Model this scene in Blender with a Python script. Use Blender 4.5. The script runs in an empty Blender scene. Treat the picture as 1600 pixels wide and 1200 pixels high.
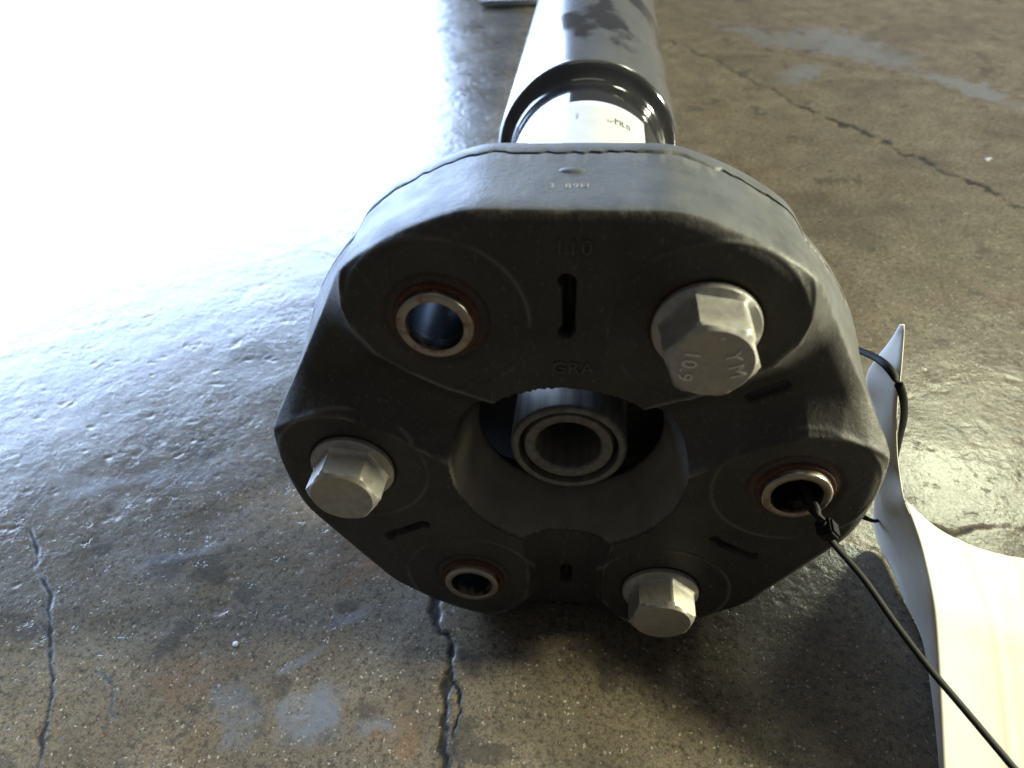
import bpy, bmesh, math, random
import numpy as np
from mathutils import Vector, Matrix

# ------------------------------------------------------------------ camera, world, lamps
S = 0.001                                     # everything below is written in millimetres
sc = bpy.context.scene
col = sc.collection
FLOOR_Z = -61.6

cam = bpy.data.cameras.new("camera")
cam_o = bpy.data.objects.new("camera", cam)
col.objects.link(cam_o)
cam.sensor_width = 36.0
cam.lens = 1093.88 / 1600 * 36.0
cam.clip_start = 0.005
cam.clip_end = 100
R_ = Vector((0.99362827, 0.10413282, -0.04311869))
U_ = Vector((-0.03697168, 0.66255141, 0.74810342))
F_ = Vector((-0.10647046, 0.74174253, -0.66217977))
m = Matrix((( R_.x, U_.x, -F_.x), (R_.y, U_.y, -F_.y), (R_.z, U_.z, -F_.z))).to_4x4()
m.translation = Vector((3.660, -101.029, 116.788)) * S
cam_o.matrix_world = m
cam.dof.use_dof = True
cam.dof.focus_distance = 0.165
cam.dof.aperture_fstop = 20.0
sc.camera = cam_o

w = bpy.data.worlds.new("World")
sc.world = w
w.use_nodes = True
w.node_tree.nodes["Background"].inputs[0].default_value = (0.95, 0.97, 1.0, 1)
w.node_tree.nodes["Background"].inputs[1].default_value = 0.13

sc.view_settings.view_transform = 'Standard'
sc.view_settings.look = 'None'
sc.view_settings.exposure = 0.0
sc.view_settings.gamma = 1.0


def lamp(name, loc, target, sx, sy, radiance, color):
    l = bpy.data.lights.new(name, 'AREA')
    l.shape = 'RECTANGLE'
    l.size, l.size_y = sx, sy
    l.energy = radiance * math.pi * sx * sy
    l.color = color
    o = bpy.data.objects.new(name, l)
    col.objects.link(o)
    o.location = loc
    d = (Vector(target) - Vector(loc)).normalized()
    o.rotation_euler = d.to_track_quat('-Z', 'Y').to_euler()
    return o


# the open roller door at the back left, and two ceiling fixtures
az = math.radians(-43)
dd = 5.5
lamp("door_daylight", (dd * math.sin(az), dd * math.cos(az), 1.70), (0, 0, 1.70), 6.4, 3.4, 22.0, (0.50, 0.68, 1.0))
lamp("ceiling_lamp", (-0.05, 0.42, 2.6), (-0.05, 0.42, 0), 1.5, 0.5, 1.2, (1.0, 0.97, 0.76))
lamp("ceiling_lamp", (1.80, 2.36, 2.6), (0.2, 0.1, -0.06), 0.7, 0.5, 28.0, (0.93, 1.0, 0.70))
# the strong lamp on the right that draws the tag's shadow on the floor
az2, el2, d2 = math.radians(83), math.radians(20), 3.2
lamp("side_lamp", (d2 * math.cos(el2) * math.sin(az2), d2 * math.cos(el2) * math.cos(az2), d2 * math.sin(el2)), (0, 0, 0), 0.5, 0.3, 660.0, (1.0, 0.99, 0.70))

# ------------------------------------------------------------------ helpers


def link(name, me, mat=None, parent=None, smooth=None):
    o = bpy.data.objects.new(name, me)
    col.objects.link(o)
    if mat:
        me.materials.append(mat)
    if parent is not None:
        o.parent = parent
    if smooth is not None:
        me.polygons.foreach_set("use_smooth", [True] * len(me.polygons))
        if smooth < 179:
            me.set_sharp_from_angle(angle=math.radians(smooth))
    return o


def mesh(name, verts, faces):
    me = bpy.data.meshes.new(name)
    me.from_pydata([(v[0] * S, v[1] * S, v[2] * S) for v in verts], [], faces)
    me.update()
    return me


def grid_mesh(name, P, close_u=False, close_v=False):
    """P: array (nu, nv, 3) in mm."""
    nu, nv = P.shape[:2]
    iu = np.arange(nu if close_u else nu - 1)
    iv = np.arange(nv if close_v else nv - 1)
    A, B = np.meshgrid(iu, iv, indexing='ij')
    A2, B2 = (A + 1) % nu, (B + 1) % nv
    quads = np.stack([A * nv + B, A2 * nv + B, A2 * nv + B2, A * nv + B2], -1).reshape(-1, 4)
    return np_mesh(name, P.reshape(-1, 3), quads)


def np_mesh(name, V, Q):
    me = bpy.data.meshes.new(name)
    me.vertices.add(len(V))
    me.vertices.foreach_set("co", (np.asarray(V, np.float64) * S).astype(np.float32).ravel())
    n = len(Q)
    me.loops.add(n * 4)
    me.polygons.add(n)
    me.loops.foreach_set("vertex_index", Q.astype(np.int32).ravel())
    me.polygons.foreach_set("loop_start", np.arange(0, n * 4, 4, dtype=np.int32))
    me.polygons.foreach_set("loop_total", np.full(n, 4, dtype=np.int32))
    me.update(calc_edges=True)
    return me


def attr(me, name, vals):
    a = me.attributes.new(name, 'FLOAT', 'POINT')
    a.data.foreach_set("value", np.asarray(vals, np.float32).ravel())


def lathe(name, prof, cx=0, cz=0, n=96, closed=False, wob=None):
    """prof: list of (y, r); turned round the axis parallel to y through (cx, cz). Outward when y falls along the outside."""
    t = np.linspace(0, 2 * np.pi, n, endpoint=False)
    pr = np.array(prof, float)
    P = np.zeros((n, len(pr), 3))
    P[:, :, 0] = cx + np.cos(t)[:, None] * pr[None, :, 1]
    P[:, :, 1] = pr[None, :, 0]
    P[:, :, 2] = cz + np.sin(t)[:, None] * pr[None, :, 1]
    return grid_mesh(name, P, close_u=True, close_v=closed)


def vnoise(x, y, sc_, seed):
    rng = np.random.RandomState(seed)
    T = rng.rand(256, 256)
    fx, fy = x / sc_, y / sc_
    ix, iy = np.floor(fx).astype(int), np.floor(fy).astype(int)
    tx, ty = fx - ix, fy - iy
    tx = tx * tx * (3 - 2 * tx)
    ty = ty * ty * (3 - 2 * ty)
    g = lambda a, b: T[a % 256, b % 256]
    return ((g(ix, iy) * (1 - tx) + g(ix + 1, iy) * tx) * (1 - ty) + (g(ix, iy + 1) * (1 - tx) + g(ix + 1, iy + 1) * tx) * ty)


def fbm(x, y, sc_, seed, octv=3):
    r, a, tot = 0, 1.0, 0
    for k in range(octv):
        r = r + a * vnoise(x + 13.7 * k, y - 7.1 * k, sc_ / 2 ** k, seed + k)
        tot += a
        a *= 0.5
    return r / tot


def sstep(a, b, x):
    t = np.clip((x - a) / (b - a), 0, 1)
    return t * t * (3 - 2 * t)


def seg_dist(X, Y, pts):
    d = np.full(X.shape, 1e9)
    for (ax, ay), (bx, by) in zip(pts[:-1], pts[1:]):
        vx, vy = bx - ax, by - ay
        t = np.clip(((X - ax) * vx + (Y - ay) * vy) / (vx * vx + vy * vy), 0, 1)
        d = np.minimum(d, np.hypot(X - ax - t * vx, Y - ay - t * vy))
    return d


# ------------------------------------------------------------------ materials


class NT:
    def __init__(self, name):
        self.m = bpy.data.materials.new(name)
        self.m.use_nodes = True
        self.t = self.m.node_tree
        self.b = self.t.nodes["Principled BSDF"]
        tc = self.t.nodes.new("ShaderNodeTexCoord")
        self.co = tc.outputs["Object"]

    def n(self, kind, ins=None, **kw):
        nd = self.t.nodes.new("ShaderNode" + kind)
        for k, v in kw.items():
            setattr(nd, k, v)
        for k, v in (ins or {}).items():
            self.put(nd.inputs[k], v)
        return nd

    def put(self, sock, v):
        if isinstance(v, bpy.types.NodeSocket):
            self.t.links.new(v, sock)
        else:
            if sock.type == 'RGBA' and len(v) == 3:
                v = (*v, 1)
            sock.default_value = v

    def noise(self, scale, detail=4, rough=0.55, co=None, dist=0.0):
        return self.n("TexNoise", {"Vector": co or self.co, "Scale": scale, "Detail": detail, "Roughness": rough, "Distortion": dist}).outputs["Fac"]

    def vor(self, scale, out="Distance", co=None, feature='F1'):
        return self.n("TexVoronoi", {"Vector": co or self.co, "Scale": scale}, feature=feature).outputs[out]

    def stretch(self, sx, sy, sz):
        return self.n("Mapping", {"Vector": self.co, "Scale": (sx, sy, sz)}).outputs[0]

    def ramp(self, fac, stops):
        r = self.n("ValToRGB", {"Fac": fac})
        el = r.color_ramp.elements
        while len(el) < len(stops):
            el.new(0.5)
        for e, (p, c) in zip(el, stops):
            e.position = p
            e.color = (c, c, c, 1) if isinstance(c, (int, float)) else (*c, 1)
        return r.outputs["Color"]

    def mix(self, fac, a, b, mode='MIX'):
        nd = self.t.nodes.new("ShaderNodeMix")
        nd.data_type = 'RGBA'
        nd.blend_type = mode
        self.put(nd.inputs[0], fac)
        self.put(nd.inputs[6], a)
        self.put(nd.inputs[7], b)
        return nd.outputs[2]

    def math(self, op, a, b=0.0, c=0.0):
        nd = self.n("Math", operation=op)
        self.put(nd.inputs[0], a)
        self.put(nd.inputs[1], b)
        self.put(nd.inputs[2], c)
        return nd.outputs[0]

    def at(self, name):
        return self.n("Attribute", attribute_name=name, attribute_type='GEOMETRY').outputs["Fac"]

    def bump(self, h, dist, strength=1.0, nrm=None):
        nd = self.n("Bump", {"Height": h, "Distance": dist, "Strength": strength})
        if nrm:
            self.put(nd.inputs["Normal"], nrm)
        return nd.outputs[0]

    def done(self, base=None, rough=None, metal=None, normal=None, spec=None, **kw):
        for k, v in (("Base Color", base), ("Roughness", rough), ("Metallic", metal), ("Normal", normal), ("Specular IOR Level", spec)):
            if v is not None:
                self.put(self.b.inputs[k], v)
        for k, v in kw.items():
            self.put(self.b.inputs[k.replace("_", " ")], v)
        return self.m


def mat_floor():
    t = NT("oiled_concrete")
    big = t.noise(9, 5, 0.6)
    mid = t.noise(60, 5, 0.62)
    fine = t.noise(520, 4, 0.7)
    c = t.ramp(mid, [(0.30, (0.108, 0.085, 0.057)), (0.52, (0.168, 0.136, 0.092)), (0.72, (0.228, 0.188, 0.130))])
    c = t.mix(t.ramp(big, [(0.35, 0.0), (0.7, 0.55)]), c, (0.118, 0.097, 0.075))
    c = t.mix(t.ramp(t.noise(28, 3), [(0.55, 0.0), (0.75, 0.45)]), c, (0.135, 0.082, 0.040))
    c = t.mix(t.ramp(fine, [(0.36, 0.75), (0.50, 0.0)]), c, (0.035, 0.031, 0.027))
    # grains of the aggregate: pale, rusty and black ones, of uneven size and outline
    wob = t.n("VectorMath", operation='MULTIPLY_ADD')
    t.put(wob.inputs[0], t.n("TexNoise", {"Vector": t.co, "Scale": 900.0, "Detail": 3.0}).outputs["Color"])
    wob.inputs[1].default_value = (0.0014, 0.0014, 0.0014)
    t.put(wob.inputs[2], t.co)
    wco = wob.outputs[0]
    size = t.noise(300, 2)

    def grains(scale, thr, chan):
        v = t.n("TexVoronoi", {"Vector": wco, "Scale": scale})
        sel = t.n("SeparateColor", {"Color": v.outputs["Color"]})
        near = t.math('LESS_THAN', v.outputs["Distance"], t.math('MULTIPLY', size, 0.62))
        return t.math('MULTIPLY', near, t.math('GREATER_THAN', sel.outputs[chan], thr))
    c = t.mix(t.math('MULTIPLY', grains(1000, 0.86, 0), 0.6), c, (0.46, 0.41, 0.33))
    c = t.mix(t.math('MULTIPLY', grains(820, 0.93, 1), 0.55), c, (0.26, 0.135, 0.05))
    c = t.mix(t.math('MULTIPLY', grains(900, 0.80, 2), 0.65), c, (0.025, 0.023, 0.021))
    c = t.mix(t.ramp(t.noise(1700, 2, 0.7), [(0.40, 0.5), (0.55, 0.0)]), c, (0.045, 0.04, 0.034))
    # pits
    pit = t.math('MULTIPLY', t.ramp(t.noise(210, 3, 0.75, co=wco), [(0.30, 1.0), (0.36, 0.0)]), 1.0)
    c = t.mix(t.math('MULTIPLY', pit, 0.6), c, (0.03, 0.027, 0.025))
    # worn blue-grey paint, oily and darker patches, dirt in the cracks
    c = t.mix(t.math('MULTIPLY', t.at("paint"), t.ramp(t.noise(160, 5, 0.7), [(0.33, 0.10), (0.58, 0.8)])), c, (0.115, 0.124, 0.148))
    c = t.mix(t.math('MULTIPLY', t.at("rust"), t.ramp(t.noise(130, 4), [(0.4, 0.2), (0.6, 0.9)])), c, (0.20, 0.095, 0.04))
    c = t.mix(t.at("oil_dark"), c, (0.045, 0.040, 0.034))
    c = t.mix(t.math('MULTIPLY', t.at("crack"), 0.96), c, (0.008, 0.008, 0.009))
    r = t.ramp(t.noise(75, 4, 0.6), [(0.3, 0.14), (0.7, 0.23)])
    patch = t.ramp(t.noise(24, 4, 0.6, dist=0.4), [(0.40, 0.0), (0.62, 1.0)])
    r = t.mix(t.math('MULTIPLY', patch, 0.5), r, (0.30, 0.30, 0.30))
    r = t.mix(t.at("paint"), r, (0.36, 0.36, 0.36))
    r = t.mix(t.at("polish"), r, (0.15, 0.15, 0.15))
    r = t.mix(t.at("crack"), r, (0.7, 0.7, 0.7))
    h = t.math('MULTIPLY_ADD', pit, -0.25, t.math('ADD', t.math('MULTIPLY', fine, 0.35), t.math('MULTIPLY', t.noise(220, 4, 0.6), t.math('MULTIPLY_ADD', patch, -0.6, 1.0))))
    return t.done(c, r, 0.0, t.bump(h, 0.00026, 0.8), t.math('MULTIPLY_ADD', t.at("crack"), -0.48, 0.5))


def mat_rubber():
    t = NT("black_rubber")
    c = t.ramp(t.noise(70, 5, 0.6), [(0.3, (0.010, 0.0098, 0.0098)), (0.72, (0.029, 0.027, 0.025))])
    c = t.mix(t.ramp(t.noise(32, 5, 0.65), [(0.45, 0.0), (0.75, 0.6)]), c, (0.055, 0.049, 0.042))
    dust = t.ramp(t.noise(900, 3, 0.7), [(0.60, 0.0), (0.72, 0.5)])
    c = t.mix(dust, c, (0.12, 0.11, 0.10))
    c = t.mix(t.math('MULTIPLY', t.at("dust"), t.ramp(t.noise(240, 4), [(0.3, 0.25), (0.7, 0.9)])), c, (0.120, 0.108, 0.092))
    c = t.mix(t.math('MULTIPLY', t.at("rust"), t.ramp(t.noise(420, 4), [(0.42, 0.0), (0.60, 1.0)])), c, (0.10, 0.032, 0.014))
    c = t.mix(t.math('MULTIPLY', t.at("pale_wall"), t.ramp(t.noise(150, 4), [(0.25, 0.5), (0.7, 1.0)])), c, (0.21, 0.188, 0.155))
    c = t.mix(t.at("scuff"), c, (0.24, 0.225, 0.21))
    c = t.mix(t.math('MULTIPLY', t.at("tinted_film"), t.ramp(t.noise(170, 5, 0.65), [(0.25, 0.55), (0.7, 1.0)])), c, (0.088, 0.097, 0.114))  # dust film on the upper rim, its blue tint standing in for door light
    # fine rubbed scratches
    sm = t.n("Mapping", {"Vector": t.co, "Rotation": (0, 0.7, 0.6), "Scale": (1500, 160, 500)}).outputs[0]
    scr = t.ramp(t.n("TexNoise", {"Vector": sm, "Scale": 1.0, "Detail": 2.0}).outputs["Fac"], [(0.64, 0.0), (0.74, 0.5)])
    c = t.mix(t.math('MULTIPLY', scr, 0.6), c, (0.16, 0.15, 0.14))
    r = t.ramp(t.noise(120, 4), [(0.3, 0.48), (0.7, 0.64)])
    h = t.math('ADD', t.noise(900, 3, 0.7), t.math('MULTIPLY', t.noise(160, 3), 1.5))
    return t.done(c, r, 0.0, t.bump(h, 0.00014, 0.8), 0.36)


def mat_gloss():
    t = NT("black_gloss_paint")
    tinted_film = t.ramp(t.noise(30, 3, 0.5, co=t.stretch(1.3, 0.8, 1.3)), [(0.40, 0.08), (0.46, 0.85), (0.62, 1.0)])
    tinted_film = t.math('MULTIPLY', t.math('MULTIPLY', tinted_film, t.at("tinted_film")), t.ramp(t.noise(240, 4, 0.65), [(0.3, 0.8), (0.7, 1.0)]))
    c = t.mix(tinted_film, (0.010, 0.010, 0.012), (0.105, 0.108, 0.120))
    r = t.mix(tinted_film, (0.10, 0.10, 0.10), (0.24, 0.24, 0.24))
    return t.done(c, r, 0.0, t.bump(t.noise(420, 2), 0.00002, 0.5), 0.7, Coat_Weight=0.5, Coat_Roughness=0.07)


def mat_zinc():
    t = NT("dull_zinc_plating")
    c = t.ramp(t.noise(500, 5, 0.65), [(0.3, (0.27, 0.26, 0.247)), (0.7, (0.37, 0.357, 0.338))])
    c = t.mix(t.ramp(t.noise(95, 3), [(0.45, 0.0), (0.70, 0.4)]), c, (0.43, 0.36, 0.22))
    c = t.mix(t.ramp(t.noise(330, 4, 0.7), [(0.64, 0.0), (0.74, 0.8)]), c, (0.24, 0.13, 0.06))
    r = t.ramp(t.noise(600, 4), [(0.3, 0.44), (0.7, 0.58)])
    return t.done(c, r, 0.55, t.bump(t.noise(700, 3, 0.6), 0.00010, 0.6), 0.5)


def mat_steel():
    t = NT("worn_steel")
    rust = t.ramp(t.noise(240, 5, 0.7), [(0.52, 0.0), (0.68, 0.9)])
    c = t.mix(rust, (0.31, 0.285, 0.25), (0.17, 0.075, 0.035))
    r = t.mix(rust, (0.30, 0.30, 0.30), (0.62, 0.62, 0.62))
    mt = t.math('SUBTRACT', 1.0, t.math('MULTIPLY', rust, 0.8))
    return t.done(c, r, mt, t.bump(t.noise(800, 3), 0.00006, 0.6))


def mat_rust():
    t = NT("rusted_collar")
    c = t.ramp(t.noise(330, 5, 0.7), [(0.3, (0.035, 0.016, 0.010)), (0.55, (0.085, 0.030, 0.015)), (0.75, (0.16, 0.065, 0.032))])
    return t.done(c, 0.62, 0.15, t.bump(t.noise(900, 4, 0.7), 0.00012, 0.8), 0.4)


def mat_hub():
    t = NT("turned_dark_steel")
    co = t.stretch(700, 50, 700)
    ln = t.n("TexNoise", {"Vector": co, "Scale": 1.0, "Detail": 3.0}).outputs["Fac"]
    c = t.ramp(ln, [(0.3, (0.11, 0.104, 0.098)), (0.7, (0.20, 0.188, 0.172))])
    c = t.mix(t.ramp(t.noise(160, 4), [(0.5, 0.0), (0.7, 0.6)]), c, (0.085, 0.06, 0.045))
    return t.done(c, t.ramp(ln, [(0.3, 0.42), (0.7, 0.55)]), 0.45, t.bump(ln, 0.00004, 0.5))


def mat_plain(name, color, rough, metal=0.0, var=0.25, spec=0.5, bs=500, bd=0.00004):
    t = NT(name)
    a = tuple(x * (1 - var) for x in color)
    b = tuple(min(1, x * (1 + var)) for x in color)
    c = t.ramp(t.noise(110, 4, 0.6), [(0.3, a), (0.7, b)])
    return t.done(c, rough, metal, t.bump(t.noise(bs, 3), bd, 0.6), spec)


def mat_paper():
    t = NT("tag_paper")
    c = t.ramp(t.noise(45, 4, 0.6), [(0.3, (0.46, 0.435, 0.39)), (0.7, (0.54, 0.515, 0.465))])
    sp = t.ramp(t.noise(420, 3, 0.7), [(0.70, 0.0), (0.78, 0.5)])
    c = t.mix(sp, c, (0.45, 0.40, 0.32))
    return t.done(c, 0.62, 0.0, t.bump(t.noise(55, 4, 0.5), 0.0004, 0.5), 0.3)


M = dict(floor=mat_floor(), rubber=mat_rubber(), gloss=mat_gloss(), zinc=mat_zinc(), steel=mat_steel(), rust=mat_rust(), hub=mat_hub(),
         paper=mat_paper(),
         tie=mat_plain("black_nylon", (0.008, 0.008, 0.009), 0.6, var=0.2, spec=0.14),
         sticker=mat_plain("white_sticker", (0.50, 0.49, 0.485), 0.45, var=0.05),
         ink=mat_plain("black_ink", (0.03, 0.03, 0.05), 0.6, var=0.1),
         dark=mat_plain("dark_seal", (0.012, 0.011, 0.011), 0.7, var=0.2),
         iron=mat_plain("black_iron", (0.028, 0.027, 0.027), 0.45, metal=0.3),
         bore=mat_plain("dark_bore_steel", (0.11, 0.12, 0.135), 0.30, metal=0.9, var=0.25),
         stamp=mat_plain("rubbed_zinc", (0.62, 0.59, 0.53), 0.4, metal=0.2, var=0.08),
         zbright=mat_plain("galvanised_plate", (0.42, 0.45, 0.47), 0.38, metal=0.8))

# ------------------------------------------------------------------ floor


def axis(lo, hi, step, mid_lo, mid_hi, mid, far_lo, far_hi):
    """fine in the middle, then steps growing to mid, then wider and wider."""
    def run(x, end, far, sg):
        out, st_ = [], step
        while abs(x) < abs(far):
            st_ = min(st_ * 1.03, mid) if abs(x) < abs(end) else st_ * 1.12
            x += sg * st_
            out.append(x)
        return out
    a = list(np.arange(lo, hi + 1e-6, step))
    return np.array(run(a[0], mid_lo, far_lo, -1)[::-1] + a + run(a[-1], mid_hi, far_hi, 1))


def build_floor():
    xs = axis(-190, 150, 0.6, -700, 420, 2.2, -3500, 3500)
    ys = axis(-70, 110, 0.6, -80, 760, 1.9, -1500, 5000)
    X, Y = np.meshgrid(xs, ys, indexing='ij')
    wx = (fbm(X, Y, 9, 5) - 0.5)
    wy = (fbm(X, Y, 9, 8) - 0.5)
    gx = (fbm(X, Y, 2.6, 105, 2) - 0.5)
    gy = (fbm(X, Y, 2.6, 108, 2) - 0.5)
    Z = (fbm(X, Y, 46, 21, 3) - 0.5) * 0.55 + (fbm(X, Y, 20, 29, 2) - 0.5) * 0.22 + (fbm(X, Y, 11, 31, 2) - 0.5) * 0.07
    Z = Z + (fbm(X, Y, 4.2, 37, 2) - 0.5) * 0.06
    # chips knocked out of the surface
    chip = sstep(0.74, 0.86, fbm(X, Y * 1.3, 5.0, 44, 3))
    Z = Z - chip * 0.12
    cr = np.zeros_like(X)

    def crack(pts, wd, depth, wob=5.0, ragged=1.0, st=1.0):
        nonlocal cr, Z
        d = seg_dist(X + wx * wob + gx * wob * 0.28, Y + wy * wob + gy * wob * 0.28, pts)
        ww = wd * (0.35 + 1.3 * fbm(X, Y, 6, 77, 2) * ragged)
        k = (1 - sstep(ww * 0.55, ww * 0.9 + 0.3, d)) * st * sstep(0.22, 0.42, fbm(X, Y, 7, 177, 3))
        cr = np.maximum(cr, k)
        Z = Z - k * depth
    crack([(-38.5, 23), (-38.5, 13.3), (-34.1, -3.9), (-30.8, -12.0), (-28.3, -18.8), (-28.5, -25.5), (-26.6, -31.6), (-25.7, -41.1), (-24, -60)], 1.2, 0.5, 6.0, 1.0, 0.9)
    crack([(-27.5, -19.6), (-24.2, -25.1), (-24.6, -33.0), (-22.1, -40.8), (-20, -60)], 0.5, 0.35, 5.0)
    crack([(-174.6, 21.0), (-159.5, 4.1), (-149.5, -8.1), (-139.3, -22.8), (-133.1, -34.5), (-124.8, -49.3), (-118, -65)], 0.75, 0.22, 3.5, 1.0, 0.9)
    crack([(-127.7, -20.0), (-120.1, -27.4), (-112.7, -35.2)], 0.45, 0.15, 4.5, 1.0, 0.6)
    crack([(60, 540), (85.9, 495.3), (116.2, 435.7), (137.7, 385.6)], 1.2, 0.5, 10, 1.0, 0.65)
    crack([(137.7, 385.6), (158.4, 352.9), (169.8, 337.9), (185.9, 305.9), (196.2, 285.3), (209.0, 266.3), (222.6, 238.8), (250, 190)], 3.6, 0.4, 16, 1.0, 0.85)
    crack([(130.2, 512.9), (158.3, 492.4), (184.0, 470.2)], 1.6, 0.5, 12, 1.0, 0.6)
    crack([(252.5, 452.3), (277.3, 438.1)], 1.6, 0.5, 12, 1.0, 0.6)
    crack([(106, 44), (113.7, 40.1), (123.9, 43.3), (131.4, 43.8), (145, 42.0)], 0.45, 0.25, 5, 1.0, 0.7)

    def blob(cx, cy, rx, ry, rot=0, soft=0.45, warp=10):
        c, s = math.cos(rot), math.sin(rot)
        dx, dy = X + wx * warp - cx, Y + wy * warp - cy
        u, v = (dx * c + dy * s) / rx, (-dx * s + dy * c) / ry
        return 1 - sstep(1 - soft, 1.0, np.hypot(u, v))
    paint = np.zeros_like(X)
    for a in [(-81.5, -30.5, 11.5, 9.5, 0.2, .6, 13), (-61.5, -31.8, 10, 9, .5, .65, 14), (-46, -31.5, 7, 6, 0, .8, 12), (-59.8, -4, 12, 2.6, 0.55, .6, 8),
              (-72, -17, 8, 1.7, .6, .6, 8), (-120, 12, 22, 4, .4, .8, 14), (201.8, 514.6, 80, 36, -1.0, .5, 40), (142, 545, 75, 20, -0.9, .6, 40),
              (150, 452, 34, 13, 0.9, .6, 20), (255, 420, 60, 14, -1.1, .6, 30), (-150, 40, 30, 8, .3, .8, 20)]:
        paint = np.maximum(paint, blob(*a) * (0.6 if a[2] > 11 and a[1] < 100 else 1.0))
    rust = np.maximum(blob(-38, -33, 9, 12, 0, .9, 14) * 0.35, blob(-96, -22, 22, 9, .4, .9, 16) * 0.3)
    rust = np.maximum(rust, blob(-58, 20, 30, 16, 0.3, .9, 20) * 0.4)
    oil_dark = sstep(0.60, 0.74, fbm(X, Y, 60, 91, 4)) * 0.30
    oil_dark = np.maximum(oil_dark, blob(10, 20, 80, 34, 0, .8, 14) * 0.30)  # darker ellipse on the floor under the coupling
    oil_dark = np.maximum(oil_dark, sstep(0.72, 0.78, fbm(X, Y, 12, 61, 3)) * 0.6)
    V = np.stack([X, Y, Z + FLOOR_Z], -1)
    me = grid_mesh("floor", V)
    polish = np.maximum(blob(122, 66, 42, 34, 0.6, .9, 16), blob(40, -2, 40, 20, 0, .9, 10) * 0.5)
    for nme, v in (("polish", polish), ("crack", cr), ("paint", paint), ("rust", rust), ("oil_dark", oil_dark)):
        attr(me, nme, v)
    o = link("floor", me, M['floor'], None, 180)
    o["kind"] = "structure"
    return o


build_floor()

# ------------------------------------------------------------------ drive shaft
root = bpy.data.objects.new("drive_shaft", None)
col.objects.link(root)
root["label"] = "black drive shaft with round rubber coupling and three hex bolts lying on stained concrete"
root["category"] = "drive shaft"

HOLES = {k: (48 * math.cos(math.radians(a)), 48 * math.sin(math.radians(a))) for k, a in
         dict(A=120, B=60, C=0, D=-60, E=-120, F=180).items()}
PAD = [(-14.6, 21.0), (-20, 23.2), (-25.5, 25.4), (-31.0, 28.5), (-37.2, 33), (-40.3, 38.2), (-41.6, 44), (-41.2, 49), (-40.6, 52), (-46, 62), (-30, 80), (30, 80), (46, 62),
       (40.6, 52), (41.2, 49), (41.6, 44), (40.3, 38.2), (37.2, 33), (31.0, 28.5), (25.5, 25.4), (20, 23.2), (14.6, 21.0), (8, 12), (-8, 12)]


def poly_sdf(X, Z, poly):
    d = np.full(X.shape, 1e9)
    inside = np.zeros(X.shape, bool)
    n = len(poly)
    for i in range(n):
        ax, az_ = poly[i]
        bx, bz = poly[(i + 1) % n]
        vx, vz = bx - ax, bz - az_
        t = np.clip(((X - ax) * vx + (Z - az_) * vz) / (vx * vx + vz * vz), 0, 1)
        d = np.minimum(d, np.hypot(X - ax - t * vx, Z - az_ - t * vz))
        cross = ((az_ > Z) != (bz > Z))
        xi = (bx - ax) * (Z - az_) / np.where(abs(bz - az_) < 1e-9, 1e-9, (bz - az_)) + ax
        inside ^= cross & (X < xi)
    return np.where(inside, -d, d)


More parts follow.
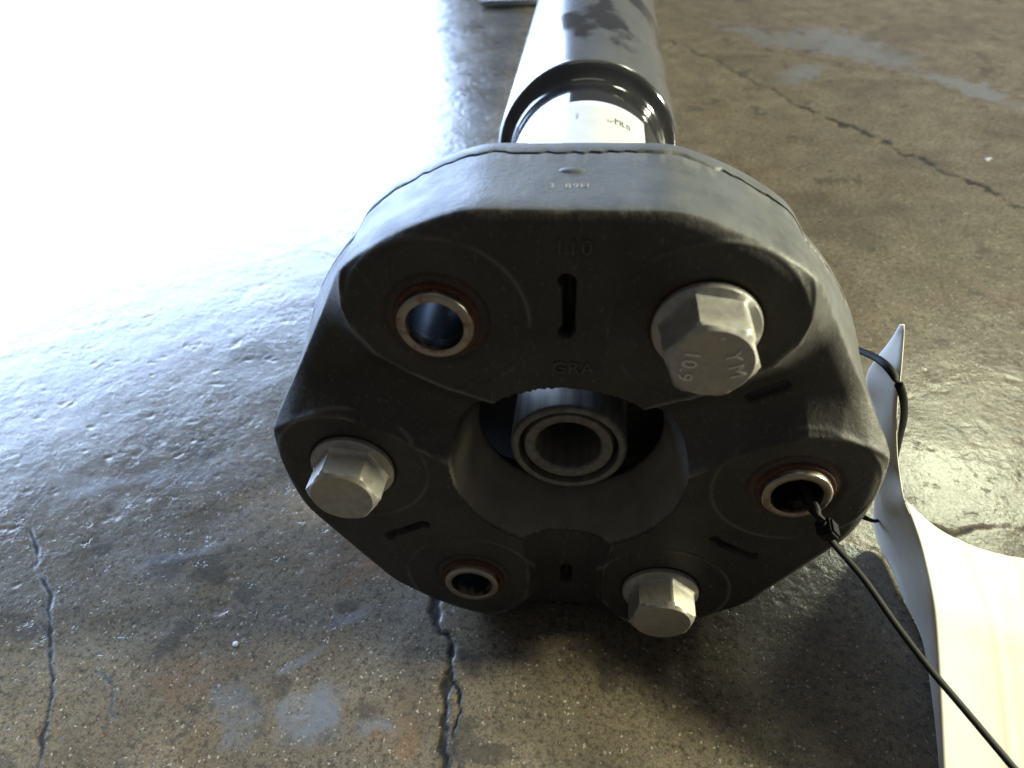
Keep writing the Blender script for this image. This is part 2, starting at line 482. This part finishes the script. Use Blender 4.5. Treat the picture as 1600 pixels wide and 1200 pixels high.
def build_disc():
    nt = 900
    th = np.linspace(0, 2 * np.pi, nt, endpoint=False)
    a90 = th - np.pi / 2
    pm = (a90 + np.pi / 3) % (2 * np.pi / 3) - np.pi / 3          # angle from the nearest pad's middle
    rm = np.pi / 3 - np.abs(pm)                                   # angle from the nearest hollow's middle
    Rout = np.minimum(np.minimum(63.2 / np.cos(pm), 65.4), 61.0 / np.cos(rm))
    ker = np.hanning(25)
    ker /= ker.sum()
    Rout = np.convolve(np.concatenate([Rout[-12:], Rout, Rout[:12]]), ker, 'valid')
    rin = 26.0 + (vnoise(th * 60, th * 0, 1.0, 3) - 0.5) * 0.5
    nr = 130
    fr = np.linspace(0, 1, nr)
    RR = rin[:, None] + (Rout - rin)[:, None] * fr[None, :]
    X, Z = RR * np.cos(th)[:, None], RR * np.sin(th)[:, None]
    sd = np.full(X.shape, 1e9)
    Yh = np.zeros_like(X)
    slot = np.zeros_like(X)
    for k in range(3):
        ra = math.radians(120 * k)
        c, s = math.cos(ra), math.sin(ra)
        lx, lz = X * c + Z * s, -X * s + Z * c
        sd = np.minimum(sd, poly_sdf(lx, lz, PAD))
        # moulded keyhole slots: one in the middle of each pad, a shorter one in each hollow
        d = np.hypot(lx, np.maximum(abs(lz - 45.2) - 5.2, 0)) - 0.80
        e1 = np.hypot(lx + 0.5, lz - 50.6) - 1.0
        e2 = np.hypot(lx + 0.5, lz - 39.6) - 1.0
        d = np.minimum(d, np.minimum(e1, e2))
        slot = np.maximum(slot, (1 - sstep(-0.25, 0.45, d)) * (1.0 if k == 0 else 0.3))
        d2 = np.hypot(lx, np.maximum(abs(-lz - 45) - 3.2, 0)) - 1.0
        slot = np.maximum(slot, (1 - sstep(-0.3, 0.6, d2)) * (0.6, 0.28, 0)[k])
    t = np.clip(sd / 8.5, 0, 1)
    Yh = 5.0 * np.sin(t * np.pi / 2) ** 0.9
    Yh = Yh - 0.25 * np.exp(-((sd + 0.3) / 0.45) ** 2)            # flash line along the pad edge
    # soft shoulder at the rim
    edge = Rout[:, None] - RR
    soft = 2.2 + 1.6 * (0.5 - 0.5 * np.cos(3 * a90))[:, None]
    Yh = Yh + 0.55 * np.clip(1 - edge / soft, 0, 1) ** 2 * soft * 0.75
    rust = np.zeros_like(X)
    seamring = np.zeros_like(X)
    for k, (hx, hz) in HOLES.items():
        d = np.hypot(X - hx, Z - hz)
        Yh = Yh - 0.22 * np.exp(-((d - 17.0) / 0.40) ** 2) * (sd < 1.5)
        seamring = np.maximum(seamring, np.exp(-((d - 17.0) / 0.35) ** 2) * (sd < 1.5))      # ring seam round each bushing
        Yh = Yh + 0.5 * np.exp(-((d - 9.2) / 0.7) ** 2)
        rust = np.maximum(rust, np.exp(-((d - 9.2) / 1.1) ** 2) * dict(A=0.5, B=1.0, C=0.5, D=0.15, E=0.3, F=0.2)[k])
    Yh = Yh + slot * 6.0
    front = np.stack([X, Yh, Z], -1)
    rings, dust, scuff = [], [], []

    def ring(r, y, add_dust=0.0):
        r = np.broadcast_to(np.asarray(r, float), (nt,))
        y = np.broadcast_to(np.asarray(y, float), (nt,))
        return np.stack([r * np.cos(th), y, r * np.sin(th)], -1)
    rear = 29.0 - 8.5 * sstep(0.75, 1.0, np.cos(pm * 0.9)) * 1.0
    inner = [ring(24.0, rear), ring(23.0, 19.0), ring(21.8, 17.6), ring(21.6, 16.8), ring(22.0, 16.2), ring(23.4, 13.2)]
    y0 = Yh[:, 0]
    for f in (0.75, 0.5, 0.25, 0.08):
        inner.append(ring(26.0 - 2.4 * f, y0 + (12.6 - y0) * f))
    ye = Yh[:, -1]
    ysw = 22.0 + (vnoise(th * 40, th * 0, 1.0, 9) - 0.5) * 1.1 * sstep(0.1, 0.5, np.abs(np.sin(th * 0.5 + 0.6)))
    rp = Rout + 0.15
    rb = np.maximum(63.7 - 1.0 * (0.5 + 0.5 * np.cos(3 * a90)), Rout) + 0.15
    lump = (vnoise(th * 14, th * 0 + 3, 1.0, 15) - 0.5) * 0.22
    gd = 0.5 + 0.55 * sstep(0.42, 0.62, vnoise(th * 4, th * 0 + 9, 1.0, 25))
    outer = [ring(Rout + 0.10, ye + 0.35), ring(rp + 0.12, ye + 0.9)]
    for f in (0.2, 0.4, 0.6, 0.8, 0.93):
        outer.append(ring(rp + (rb - rp) * f + 0.12 + lump * f, ye + 0.9 + (ysw - 0.5 - ye - 0.9) * f))
    outer += [ring(rb + lump + 0.15, ysw - 0.1), ring(rb - gd, ysw + 0.05), ring(rb - gd, ysw + 0.2 + gd * 0.55), ring(rb + 0.2, ysw + 0.95),
              ring(rb + 0.35, ysw + 1.6), ring(rb + 0.2, 26.6), ring(rb - 0.6, 28.2), ring(rb - 2.0, 29.0), ring(58, 29.0), ring(52, 29.0 * 0.3 + rear * 0.7), ring(41, rear), ring(30, rear)]
    P = np.concatenate([np.stack(inner, 1), front, np.stack(outer, 1)], 1)
    ni = len(inner)
    me_nv = P.shape[1]
    A, B = np.meshgrid(np.arange(nt), np.arange(me_nv), indexing='ij')
    A2, B2 = (A + 1) % nt, (B + 1) % me_nv
    Q = np.stack([A * me_nv + B, A2 * me_nv + B, A2 * me_nv + B2, A * me_nv + B2], -1)[:, :, ::-1].reshape(-1, 4)
    flat = P.reshape(-1, 3)
    cen = flat[Q].mean(1)
    keep = np.ones(len(Q), bool)
    for k in 'ACE':
        hx, hz = HOLES[k]
        d = np.hypot(cen[:, 0] - hx, cen[:, 2] - hz)
        keep &= ~((d < 6.7))
    me = np_mesh("flex_disc", flat, Q[keep])
    Xa, Ya, Za = P[..., 0], P[..., 1], P[..., 2]
    ru = np.zeros(P.shape[:2])
    ru[:, ni:ni + nr] = rust
    du = 0.25 * sstep(5, 60, Xa) * sstep(-25, 45, Za) + 0.12
    du = du * (0.6 + 0.8 * fbm(Xa + 50, Za + Ya * 0.7, 14, 3, 3))
    du[:, :ni] = np.maximum(du[:, :ni], 1.0 * sstep(6, -6, Za[:, :ni]) * sstep(18, 10, Ya[:, :ni]))
    du[:, ni + nr:] = np.maximum(du[:, ni + nr:], (0.95 * sstep(0.1, 0.75, np.sin(th)) * (0.75 + 0.5 * (vnoise(th * 30, th * 0, 1.0, 41) - 0.5)))[:, None])
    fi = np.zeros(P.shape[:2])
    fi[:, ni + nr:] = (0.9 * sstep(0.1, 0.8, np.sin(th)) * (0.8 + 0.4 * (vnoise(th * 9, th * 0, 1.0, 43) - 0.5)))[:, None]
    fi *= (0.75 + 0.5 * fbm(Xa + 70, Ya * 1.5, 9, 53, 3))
    sf = np.zeros(P.shape[:2])
    o1 = ni + nr
    sf[:, o1 + 6:o1 + 8] = 0.35 * (vnoise(th * 70, th * 0, 1.0, 5) > 0.55)[:, None]
    sf[:, ni + nr - 2:o1 + 2] = 0.5 * np.clip(vnoise(th * 50, th * 0, 1.0, 6) - 0.35, 0, 1)[:, None]
    seam = np.zeros(P.shape[:2])
    seam[:, ni:ni + nr] = 0.34 * seamring * sstep(.3, .7, fbm(X, Z, 9, 19, 2)) + 0.5 * np.exp(-((sd + 0.3) / 0.4) ** 2) * sstep(.35, .75, fbm(X, Z, 6, 12, 2))
    sf = np.maximum(sf, seam)
    attr(me, "rust", ru)
    attr(me, "dust", du)
    attr(me, "tinted_film", np.clip(fi, 0, 1))
    ck = np.zeros(P.shape[:2])
    ck[:, :ni] = sstep(10, -4, Za[:, :ni]) * sstep(18.2, 15, Ya[:, :ni])  # paler towards the bottom of the hole's inner wall
    attr(me, "pale_wall", ck)
    attr(me, "scuff", sf)
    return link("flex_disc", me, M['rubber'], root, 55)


disc = build_disc()


def lettering(name, txt, size, loc, rot, mat, parent, depth=0.25, center=True, space=1.0, bevel=0.0, dust=0.3, scuff=0.0):
    cu = bpy.data.curves.new(name, 'FONT')
    cu.body = txt
    cu.size = size * S
    cu.extrude = depth * S
    cu.bevel_depth = bevel * S
    cu.space_character = space
    if center:
        cu.align_x = 'CENTER'
        cu.align_y = 'CENTER'
    cu.resolution_u = 3
    tmp = bpy.data.objects.new(name + "_curve", cu)
    col.objects.link(tmp)
    dg = bpy.context.evaluated_depsgraph_get()
    me = bpy.data.meshes.new_from_object(tmp.evaluated_get(dg))
    bpy.data.objects.remove(tmp)
    bpy.data.curves.remove(cu)
    for mm in list(me.materials):
        pass
    me.materials.clear()
    if dust:
        attr(me, "dust", np.full(len(me.vertices), dust))
        attr(me, "scuff", np.full(len(me.vertices), scuff))
    o = link(name, me, mat, parent)
    o.location = Vector(loc) * S
    o.rotation_euler = rot
    return o


FR = math.pi / 2                     # lettering on faces that look along -y
lettering("raised_lettering", "110", 3.9, (0.6, -0.02, 57.0), (FR, 0, 0), M['rubber'], disc, 0.22, space=1.15, scuff=0.09)
lettering("raised_lettering", "GRA", 3.9, (0.9, -0.02, 31.2), (FR, 0, 0), M['rubber'], disc, 0.22, space=1.05, scuff=0.14)
lettering("raised_lettering", "3  89H", 2.3, (-0.6, 8.9, 63.30), (0, 0, 0), M['rubber'], disc, 0.30, space=1.1, dust=1.0, scuff=1.0)
bump_me = lathe("x", [(0, 0.02), (0, 1.2), (0.25, 2.2), (0.6, 2.9), (0.9, 3.1)], n=40)
# oval pip on the rim: lathe axis turned upright
pv = [(v.co.x / S * 0.9, v.co.z / S * 0.42, 63.9 - v.co.y / S * 0.8) for v in bump_me.vertices]
pip = link("moulding_pip", mesh("moulding_pip", [(a - 0.3, b + 14.9, c) for a, b, c in pv], [tuple(p.vertices) for p in bump_me.polygons]), M['rubber'], disc, 180)
attr(pip.data, "dust", np.full(len(pip.data.vertices), 1.0))
attr(pip.data, "tinted_film", np.full(len(pip.data.vertices), 0.9))
bpy.data.meshes.remove(bump_me)

# open steel sleeves
SL = [(30.5, 5.25), (30.5, 7.0), (0.8, 7.0), (0.8, 7.15), (-1.9, 7.15), (-2.25, 6.95), (-2.4, 6.55), (-2.4, 5.65), (-2.25, 5.35), (-1.7, 5.2), (1.0, 5.2)]
BO = [(1.0, 5.2), (30.5, 5.2)]
CO = [(1.2, 6.9), (1.2, 8.2), (-0.35, 8.15), (-0.75, 7.9), (-0.85, 7.2)]
for k in 'ACE':
    hx, hz = HOLES[k]
    s = link("sleeve", lathe("sleeve", SL, hx, hz, 72), M['steel'], disc, 40)
    link("bore_lining", lathe("bore_lining", BO, hx, hz, 72), M['bore'], disc, 180)
    link("collar", lathe("collar", CO, hx, hz, 72), M['rust'], disc, 40)


def hex_bolt(k, rot, front):
    hx, hz = HOLES[k]
    n = 144
    t = np.linspace(0, 2 * np.pi, n, endpoint=False)
    ap = 7.2
    ph = (t - math.radians(rot)) % (math.pi / 3) - math.pi / 6
    hexr = ap / np.cos(ph)
    rings = []

    def ring(r, y):
        r = np.broadcast_to(np.asarray(r, float), (n,))
        rings.append(np.stack([hx + r * np.cos(t), np.full(n, y), hz + r * np.sin(t)], -1))
    ring(0.01, 2.0)
    ring(8.6, 2.0)
    ring(9.1, 0.4)
    ring(9.45, 0.1)
    ring(9.55, -0.5)
    ring(9.45, -1.0)
    ring(9.2, -1.3)
    ring(np.minimum(hexr + 0.45, 9.15), -1.75)
    ring(hexr + 0.05, -2.5)
    for f in np.linspace(0.15, 1.0, 12):
        y = -2.5 + (front + 2.5) * f
        ring(np.minimum(hexr, 6.95 + (y - front) * 1.5), y)
    ring(6.8, front - 0.12)
    ring(6.5, front - 0.14)
    ring(0.01, front - 0.10)
    P = np.stack(rings, 1)
    return link("hex_bolt", grid_mesh("hex_bolt", P, close_u=True), M['zinc'], root, 28)


b1 = hex_bolt('B', 51, -10.0)
hex_bolt('D', 16, -9.0)
hex_bolt('F', 53, -9.2)
hx, hz = HOLES['B']
lt = M['stamp']
lettering("stamped_lettering", "10.9", 3.7, (hx - 3.9, -10.12, hz - 0.4), (FR, math.radians(98), 0), lt, b1, 0.2, space=1.05)
lettering("stamped_lettering", "YM", 3.7, (hx + 3.6, -10.12, hz + 0.1), (FR, math.radians(72), 0), lt, b1, 0.2, space=1.35)
lettering("stamped_lettering", "-", 3.0, (hx + 0.9, -10.1, hz + 5.6), (FR, math.radians(-12), 0), lt, b1, 0.15)

# centring bush in the middle
hub = link("centring_bush", lathe("centring_bush", [(36, 12.9), (30, 13.2), (9.2, 13.3), (8.4, 13.0), (8.0, 12.5), (7.95, 11.9), (8.3, 11.4), (10.2, 11.2), (11.5, 11.1)], n=128), M['hub'], root, 40)
link("seal_ring", lathe("seal_ring", [(11.6, 11.3), (11.0, 11.0), (10.8, 10.4), (11.3, 9.8)], n=96), M['dark'], hub, 40)
link("inner_race", lathe("inner_race", [(11.5, 10.3), (9.3, 10.25), (8.9, 9.9), (8.8, 9.0), (8.9, 8.0), (9.3, 7.55), (10.0, 7.35), (20, 7.2), (34, 7.2), (34, 0.02)], n=96), M['hub'], hub, 40)

# three-armed flange behind the coupling
tf = np.linspace(0, 2 * np.pi, 240, endpoint=False)
rf = 34 + 26 * (0.5 + 0.5 * np.cos(3 * (tf - math.pi / 3))) ** 1.6  # web widened to hide the bright floor behind the bush
dn = np.abs((tf - math.radians(122) + np.pi) % (2 * np.pi) - np.pi)
rf = rf - (rf - 20) * (1 - sstep(0.55, 0.85, dn))          # notch added at the upper left to let door light onto the bush
P = []
for r, y in ((0.02, 28.5), (15, 28.5), (16, 29.6), (rf * 0.98, 29.6), (rf, 30.6), (rf, 39), (rf * 0.98, 40), (18, 40)):
    r = np.broadcast_to(np.asarray(r, float), tf.shape)
    P.append(np.stack([r * np.cos(tf), np.full(tf.shape, y), r * np.sin(tf)], -1))
link("flange", grid_mesh("flange", np.stack(P, 1), close_u=True), M['iron'], root, 35)
for k in 'BDF':
    a, b = HOLES[k]
    link("nut", lathe("nut", [(40, 8.2), (48, 8.2), (49, 7.2), (49, 0.02)], a, b, 6), M['zinc'], root, 20)

# the painted tube, its shoulder and the narrower neck
prof = [(40, 15), (44, 20), (50, 26), (54, 28.3), (62, 28.5), (161, 28.5), (164, 28.9), (166, 29.8), (167.2, 31.2), (167.7, 32.8), (168.2, 34.0), (169, 34.7), (170.2, 35.1), (172, 35.3), (250, 35.3), (420, 35.3),
        (620, 35.3), (632, 33.5), (640, 30), (700, 30), (708, 33.5), (720, 35.3), (1500, 35.3), (1500, 0.02)]
prof2 = []
for (a, b), (c, d) in zip(prof[:-1], prof[1:]):
    prof2.append((a, b))
prof2.append(prof[-1])
tube_me = lathe("shaft_tube", prof2[::-1], n=160)
attr(tube_me, "tinted_film", [1.0 if v.co.y > 0.1695 else 0.12 for v in tube_me.vertices])
link("shaft_tube", tube_me, M['gloss'], root, 50)

# white sticker wrapped round the neck
na, ny = 28, 10
tt = np.radians(np.linspace(46, 104, na))
yy = np.linspace(96, 146, ny)
P = np.zeros((na, ny, 3))
P[..., 0] = 28.68 * np.cos(tt)[:, None]
P[..., 1] = yy[None, :]
P[..., 2] = 28.68 * np.sin(tt)[:, None]
st = link("sticker", grid_mesh("sticker", P), M['sticker'], root, 180)
sm = st.modifiers.new("thickness", 'SOLIDIFY')
sm.thickness = 0.12 * S
sm.offset = 0
vs, fs = [], []
rng = random.Random(4)


def ink(a0, a1, y0, y1):
    b = len(vs)
    for a, y in ((a0, y0), (a1, y0), (a1, y1), (a0, y1)):
        vs.append((28.79 * math.cos(math.radians(a)), y, 28.79 * math.sin(math.radians(a))))
    fs.append((b, b + 1, b + 2, b + 3))


# blurred block of print and a fainter short column: strokes too small to read
a = 75.6
while a > 59.5:
    for y0 in (129.2, 130.5, 131.8, 133.1):
        if rng.random() < 0.62:
            ink(a, a - rng.uniform(0.7, 1.5), y0, y0 + rng.uniform(0.5, 1.15))
    if rng.random() < 0.6:
        ink(a, a - 0.5, 129.2, 133.6)
    a -= 1.7
for k in range(4):
    ink(96.5, 95.3 - 0.5 * (k % 2), 130 + k * 1.2, 130.5 + k * 1.2)
link("print", mesh("print", vs, fs), M['ink'], st)

# centre bearing bracket whose foot stands at the left edge of the tube
br = lathe("bearing_bracket", [(652, 31), (650, 36), (650, 45), (652, 47), (690, 47), (692, 45), (692, 36), (690, 31)], n=64, closed=True)
bb = link("bearing_bracket", br, M['iron'], root, 40)


def box_bm(name, x0, x1, y0, y1, z0, z1, bev, mat, parent):
    bm = bmesh.new()
    bmesh.ops.create_cube(bm, size=1)
    for v in bm.verts:
        v.co = Vector(((x0 + x1) / 2 + v.co.x * (x1 - x0), (y0 + y1) / 2 + v.co.y * (y1 - y0), (z0 + z1) / 2 + v.co.z * (z1 - z0))) * S
    bmesh.ops.bevel(bm, geom=bm.edges[:], offset=bev * S, segments=2, affect='EDGES')
    me = bpy.data.meshes.new(name)
    bm.to_mesh(me)
    bm.free()
    return link(name, me, mat, parent, 40)


for sx in (-1,):
    x0, x1 = sorted((sx * 47, sx * 115))
    f = box_bm("bracket_foot", x0, x1, 652, 692, -59.5, -55.0, 1.0, M['zbright'], bb)
    link("bolt_hole", lathe("bolt_hole", [(0, 5.2), (0.4, 6.2), (0.0, 7.0)], n=32), M['dark'], bb).matrix_local = Matrix.Translation(Vector((sx * 96, 672, -54.9)) * S) @ Matrix.Rotation(-FR, 4, 'X')
    x0, x1 = sorted((sx * 44, sx * 56))
    box_bm("bracket_web", x0, x1, 655, 689, -55.2, -10, 1.0, M['iron'], bb)

# ------------------------------------------------------------------ paper tag
TL = [(72.9, 31.5, 20.4), (71.4, 36.0, 1.9), (75.4, 34.0, -7.8), (77.8, 30.0, -15.0), (81.2, 31.0, -28.1), (85.4, 33.3, -44.0), (89.2, 34.9, -56.0), (92.2, 27.0, -62.0), (93.3, 14.6, -62.0), (94.5, 3.2, -62.0), (92.2, -14.0, -62.0), (89.1, -31.1, -62.0)]
TM = [(72.8, 31.0, 20.6), (72.3, 24.0, 12.8), (73.3, 22.0, 5.1), (76.8, 22.0, -6.7), (80.7, 22.5, -17.2), (80.7, 15.6, -20.0), (82.4, 11.5, -23.0), (84.1, 5.8, -27.0), (84.6, -3.3, -31.0), (85.1, -11.1, -37.0), (84.5, -22.6, -44.0), (83.3, -35.5, -51.0)]
TT = [(80.7, 15.6, -20.0), (94.0, 17.1, -33.0), (108.6, 18.6, -42.0), (125.2, 21.5, -49.0), (145.2, 24.2, -55.0)]
TB = [(83.3, -35.5, -51.0), (94.8, -33.7, -57.0), (105.6, -33.0, -60.0), (116.6, -33.0, -60.8), (129.7, -33.1, -61.0)]


def catmull(P, n):
    P = np.asarray(P, float)
    Q = np.vstack([2 * P[0] - P[1], P, 2 * P[-1] - P[-2]])
    out = []
    L = len(P) - 1
    for s in np.linspace(0, L - 1e-6, n):
        i = int(s)
        t = s - i
        p0, p1, p2, p3 = Q[i], Q[i + 1], Q[i + 2], Q[i + 3]
        out.append(0.5 * ((2 * p1) + (-p0 + p2) * t + (2 * p0 - 5 * p1 + 4 * p2 - p3) * t ** 2 + (-p0 + 3 * p1 - 3 * p2 + p3) * t ** 3))
    return np.array(out)


tag = bpy.data.objects.new("paper_tag", None)
col.objects.link(tag)
tag["label"] = "curled white paper tag tied beside the coupling, folded and spreading over the floor at right"
tag["category"] = "tag"
cl, cm = catmull(TL, 90), catmull(TM, 90)
cl[:, 2] = np.maximum(cl[:, 2], FLOOR_Z + 0.5)
cm[:, 2] = np.maximum(cm[:, 2], FLOOR_Z + 0.9)
v = np.linspace(0, 1, 9)
P = cl[:, None] * (1 - v)[None, :, None] + cm[:, None] * v[None, :, None]
# a little belly across the strip
P[..., 0] -= (4 * v * (1 - v))[None, :] * 1.0
o = link("tag_strip", grid_mesh("tag_strip", P), M['paper'], tag, 180)
s_ = o.modifiers.new("thickness", 'SOLIDIFY')
s_.thickness = 0.3 * S
s_.offset = 0
ridge = catmull(TM[5:], 60)
top = catmull(TT, 48)
bot = catmull(TB, 48)
P = np.zeros((60, 48, 3))
for i in range(60):
    f = i / 59
    off = (top - top[0]) * (1 - f) + (bot - bot[0]) * f
    P[i] = ridge[i] + off
u = np.linspace(0, 1, 48)[None, :]
vv = np.linspace(0, 1, 60)[:, None]
P[..., 2] += 0.30 * np.exp(-((u - 0.36 - 0.05 * vv) / 0.025) ** 2) - 0.22 * np.exp(-((u - 0.62 + 0.1 * vv) / 0.02) ** 2)
P[..., 2] = np.maximum(P[..., 2], FLOOR_Z + 0.6)
o = link("tag_sheet", grid_mesh("tag_sheet", P), M['paper'], tag, 180)
s_ = o.modifiers.new("thickness", 'SOLIDIFY')
s_.thickness = 0.3 * S
s_.offset = 0

# ------------------------------------------------------------------ cable tie
tie = bpy.data.objects.new("cable_tie", None)
col.objects.link(tie)
tie["label"] = "thin black cable tie through the right open sleeve, its long tail crossing the white tag"
tie["category"] = "cable tie"


def strap(name, pts, wd, th_, mat, parent, n=80, up=(0, 0, 1), taper=None):
    C = catmull(pts, n)
    prof_ = [(math.cos(a) * wd / 2, math.sin(a) * th_ / 2) for a in np.linspace(0, 2 * np.pi, 12, endpoint=False)]
    P = np.zeros((n, 12, 3))
    up = np.array(up, float)
    for i in range(n):
        t = C[min(i + 1, n - 1)] - C[max(i - 1, 0)]
        t /= np.linalg.norm(t)
        s = np.cross(t, up)
        s /= np.linalg.norm(s)
        b = np.cross(s, t)
        k = 1.0 if taper is None else 1 + (taper - 1) * i / (n - 1)
        for j, (a, c) in enumerate(prof_):
            P[i, j] = C[i] + (s * a + b * c) * k
    return link(name, grid_mesh(name, P, close_v=True), mat, parent, 180)


strap("tail", [(53.2, -6.0, -3.2), (54.3, -6.6, -4.7), (56.1, -7.4, -8.0), (61.9, -13.1, -12.0), (67.2, -20.5, -16.0), (72.1, -27.4, -19.0), (77.1, -33.0, -22.0), (84.4, -41.9, -26.0), (91.4, -50.0, -30.0), (99, -59, -35)], 1.6, 1.0, M['tie'], tie, up=(0.4, -0.5, 0.75))
strap("loop", [(53.5, -5.5, -3.6), (50.8, -2.5, -2.0), (49.5, 4, -1.8), (48.5, 18, -2), (49, 31, -1), (52, 39.5, 1.5), (58, 40, 5.5), (62.0, 39, 8.0), (66.0, 37.0, 8.9), (67.3, 34.0, 10.5), (68.0, 25.0, 14.9), (70.2, 21.0, 13.5), (73.1, 20.0, 8.3), (76.3, 22.0, -0.4), (79.0, 25.0, -9.7),
               (84.0, 31, -24), (87, 31.0, -38), (86.3, 29.5, -45.0), (82, 27, -42.5), (76.5, 26.0, -37.0), (68, 32, -28), (60, 36, -14), (52, 33, -4), (48.5, 20, 1.0), (49.5, 4, 0.5), (51.5, -3, -1.4), (54.2, -5.4, -4.4)],
      1.9, 0.9, M['tie'], tie, n=200, up=(-0.5, 0.42, 0.75))
# the square locking head
bm = bmesh.new()
bmesh.ops.create_cube(bm, size=1)
for v_ in bm.verts:
    v_.co = Vector((v_.co.x * 4.4, v_.co.y * 3.6, v_.co.z * 3.6)) * S
bmesh.ops.bevel(bm, geom=bm.edges[:], offset=0.5 * S, segments=2, affect='EDGES')
me = bpy.data.meshes.new("head")
bm.to_mesh(me)
bm.free()
hd = link("head", me, M['tie'], tie, 40)
hd.location = Vector((54.6, -6.0, -5.4)) * S
hd.rotation_euler = (0.35, 0.9, 0.3)

# small pale chips lying on the floor
rng = random.Random(7)
CH = [(223.9, 303.6, 2.4, "white crumb beside the long crack in the floor behind the coupling"),
      (-90.1, -13.2, 0.9, "tiny white chip on the floor at the lower left, above the blue stains")]
for cx, cy, r, lab in CH:
    bm = bmesh.new()
    bmesh.ops.create_icosphere(bm, subdivisions=2, radius=1)
    for v_ in bm.verts:
        k = r * rng.uniform(0.55, 1.25)
        v_.co = Vector((cx + v_.co.x * k, cy + v_.co.y * k * 0.8, FLOOR_Z + 0.12 * r + v_.co.z * k * 0.35)) * S
    me = bpy.data.meshes.new("chip")
    bm.to_mesh(me)
    bm.free()
    o = link("chip", me, M['sticker'], None, 60)
    o["label"] = lab
    o["category"] = "chip"
    o["group"] = "pale chips on the floor"
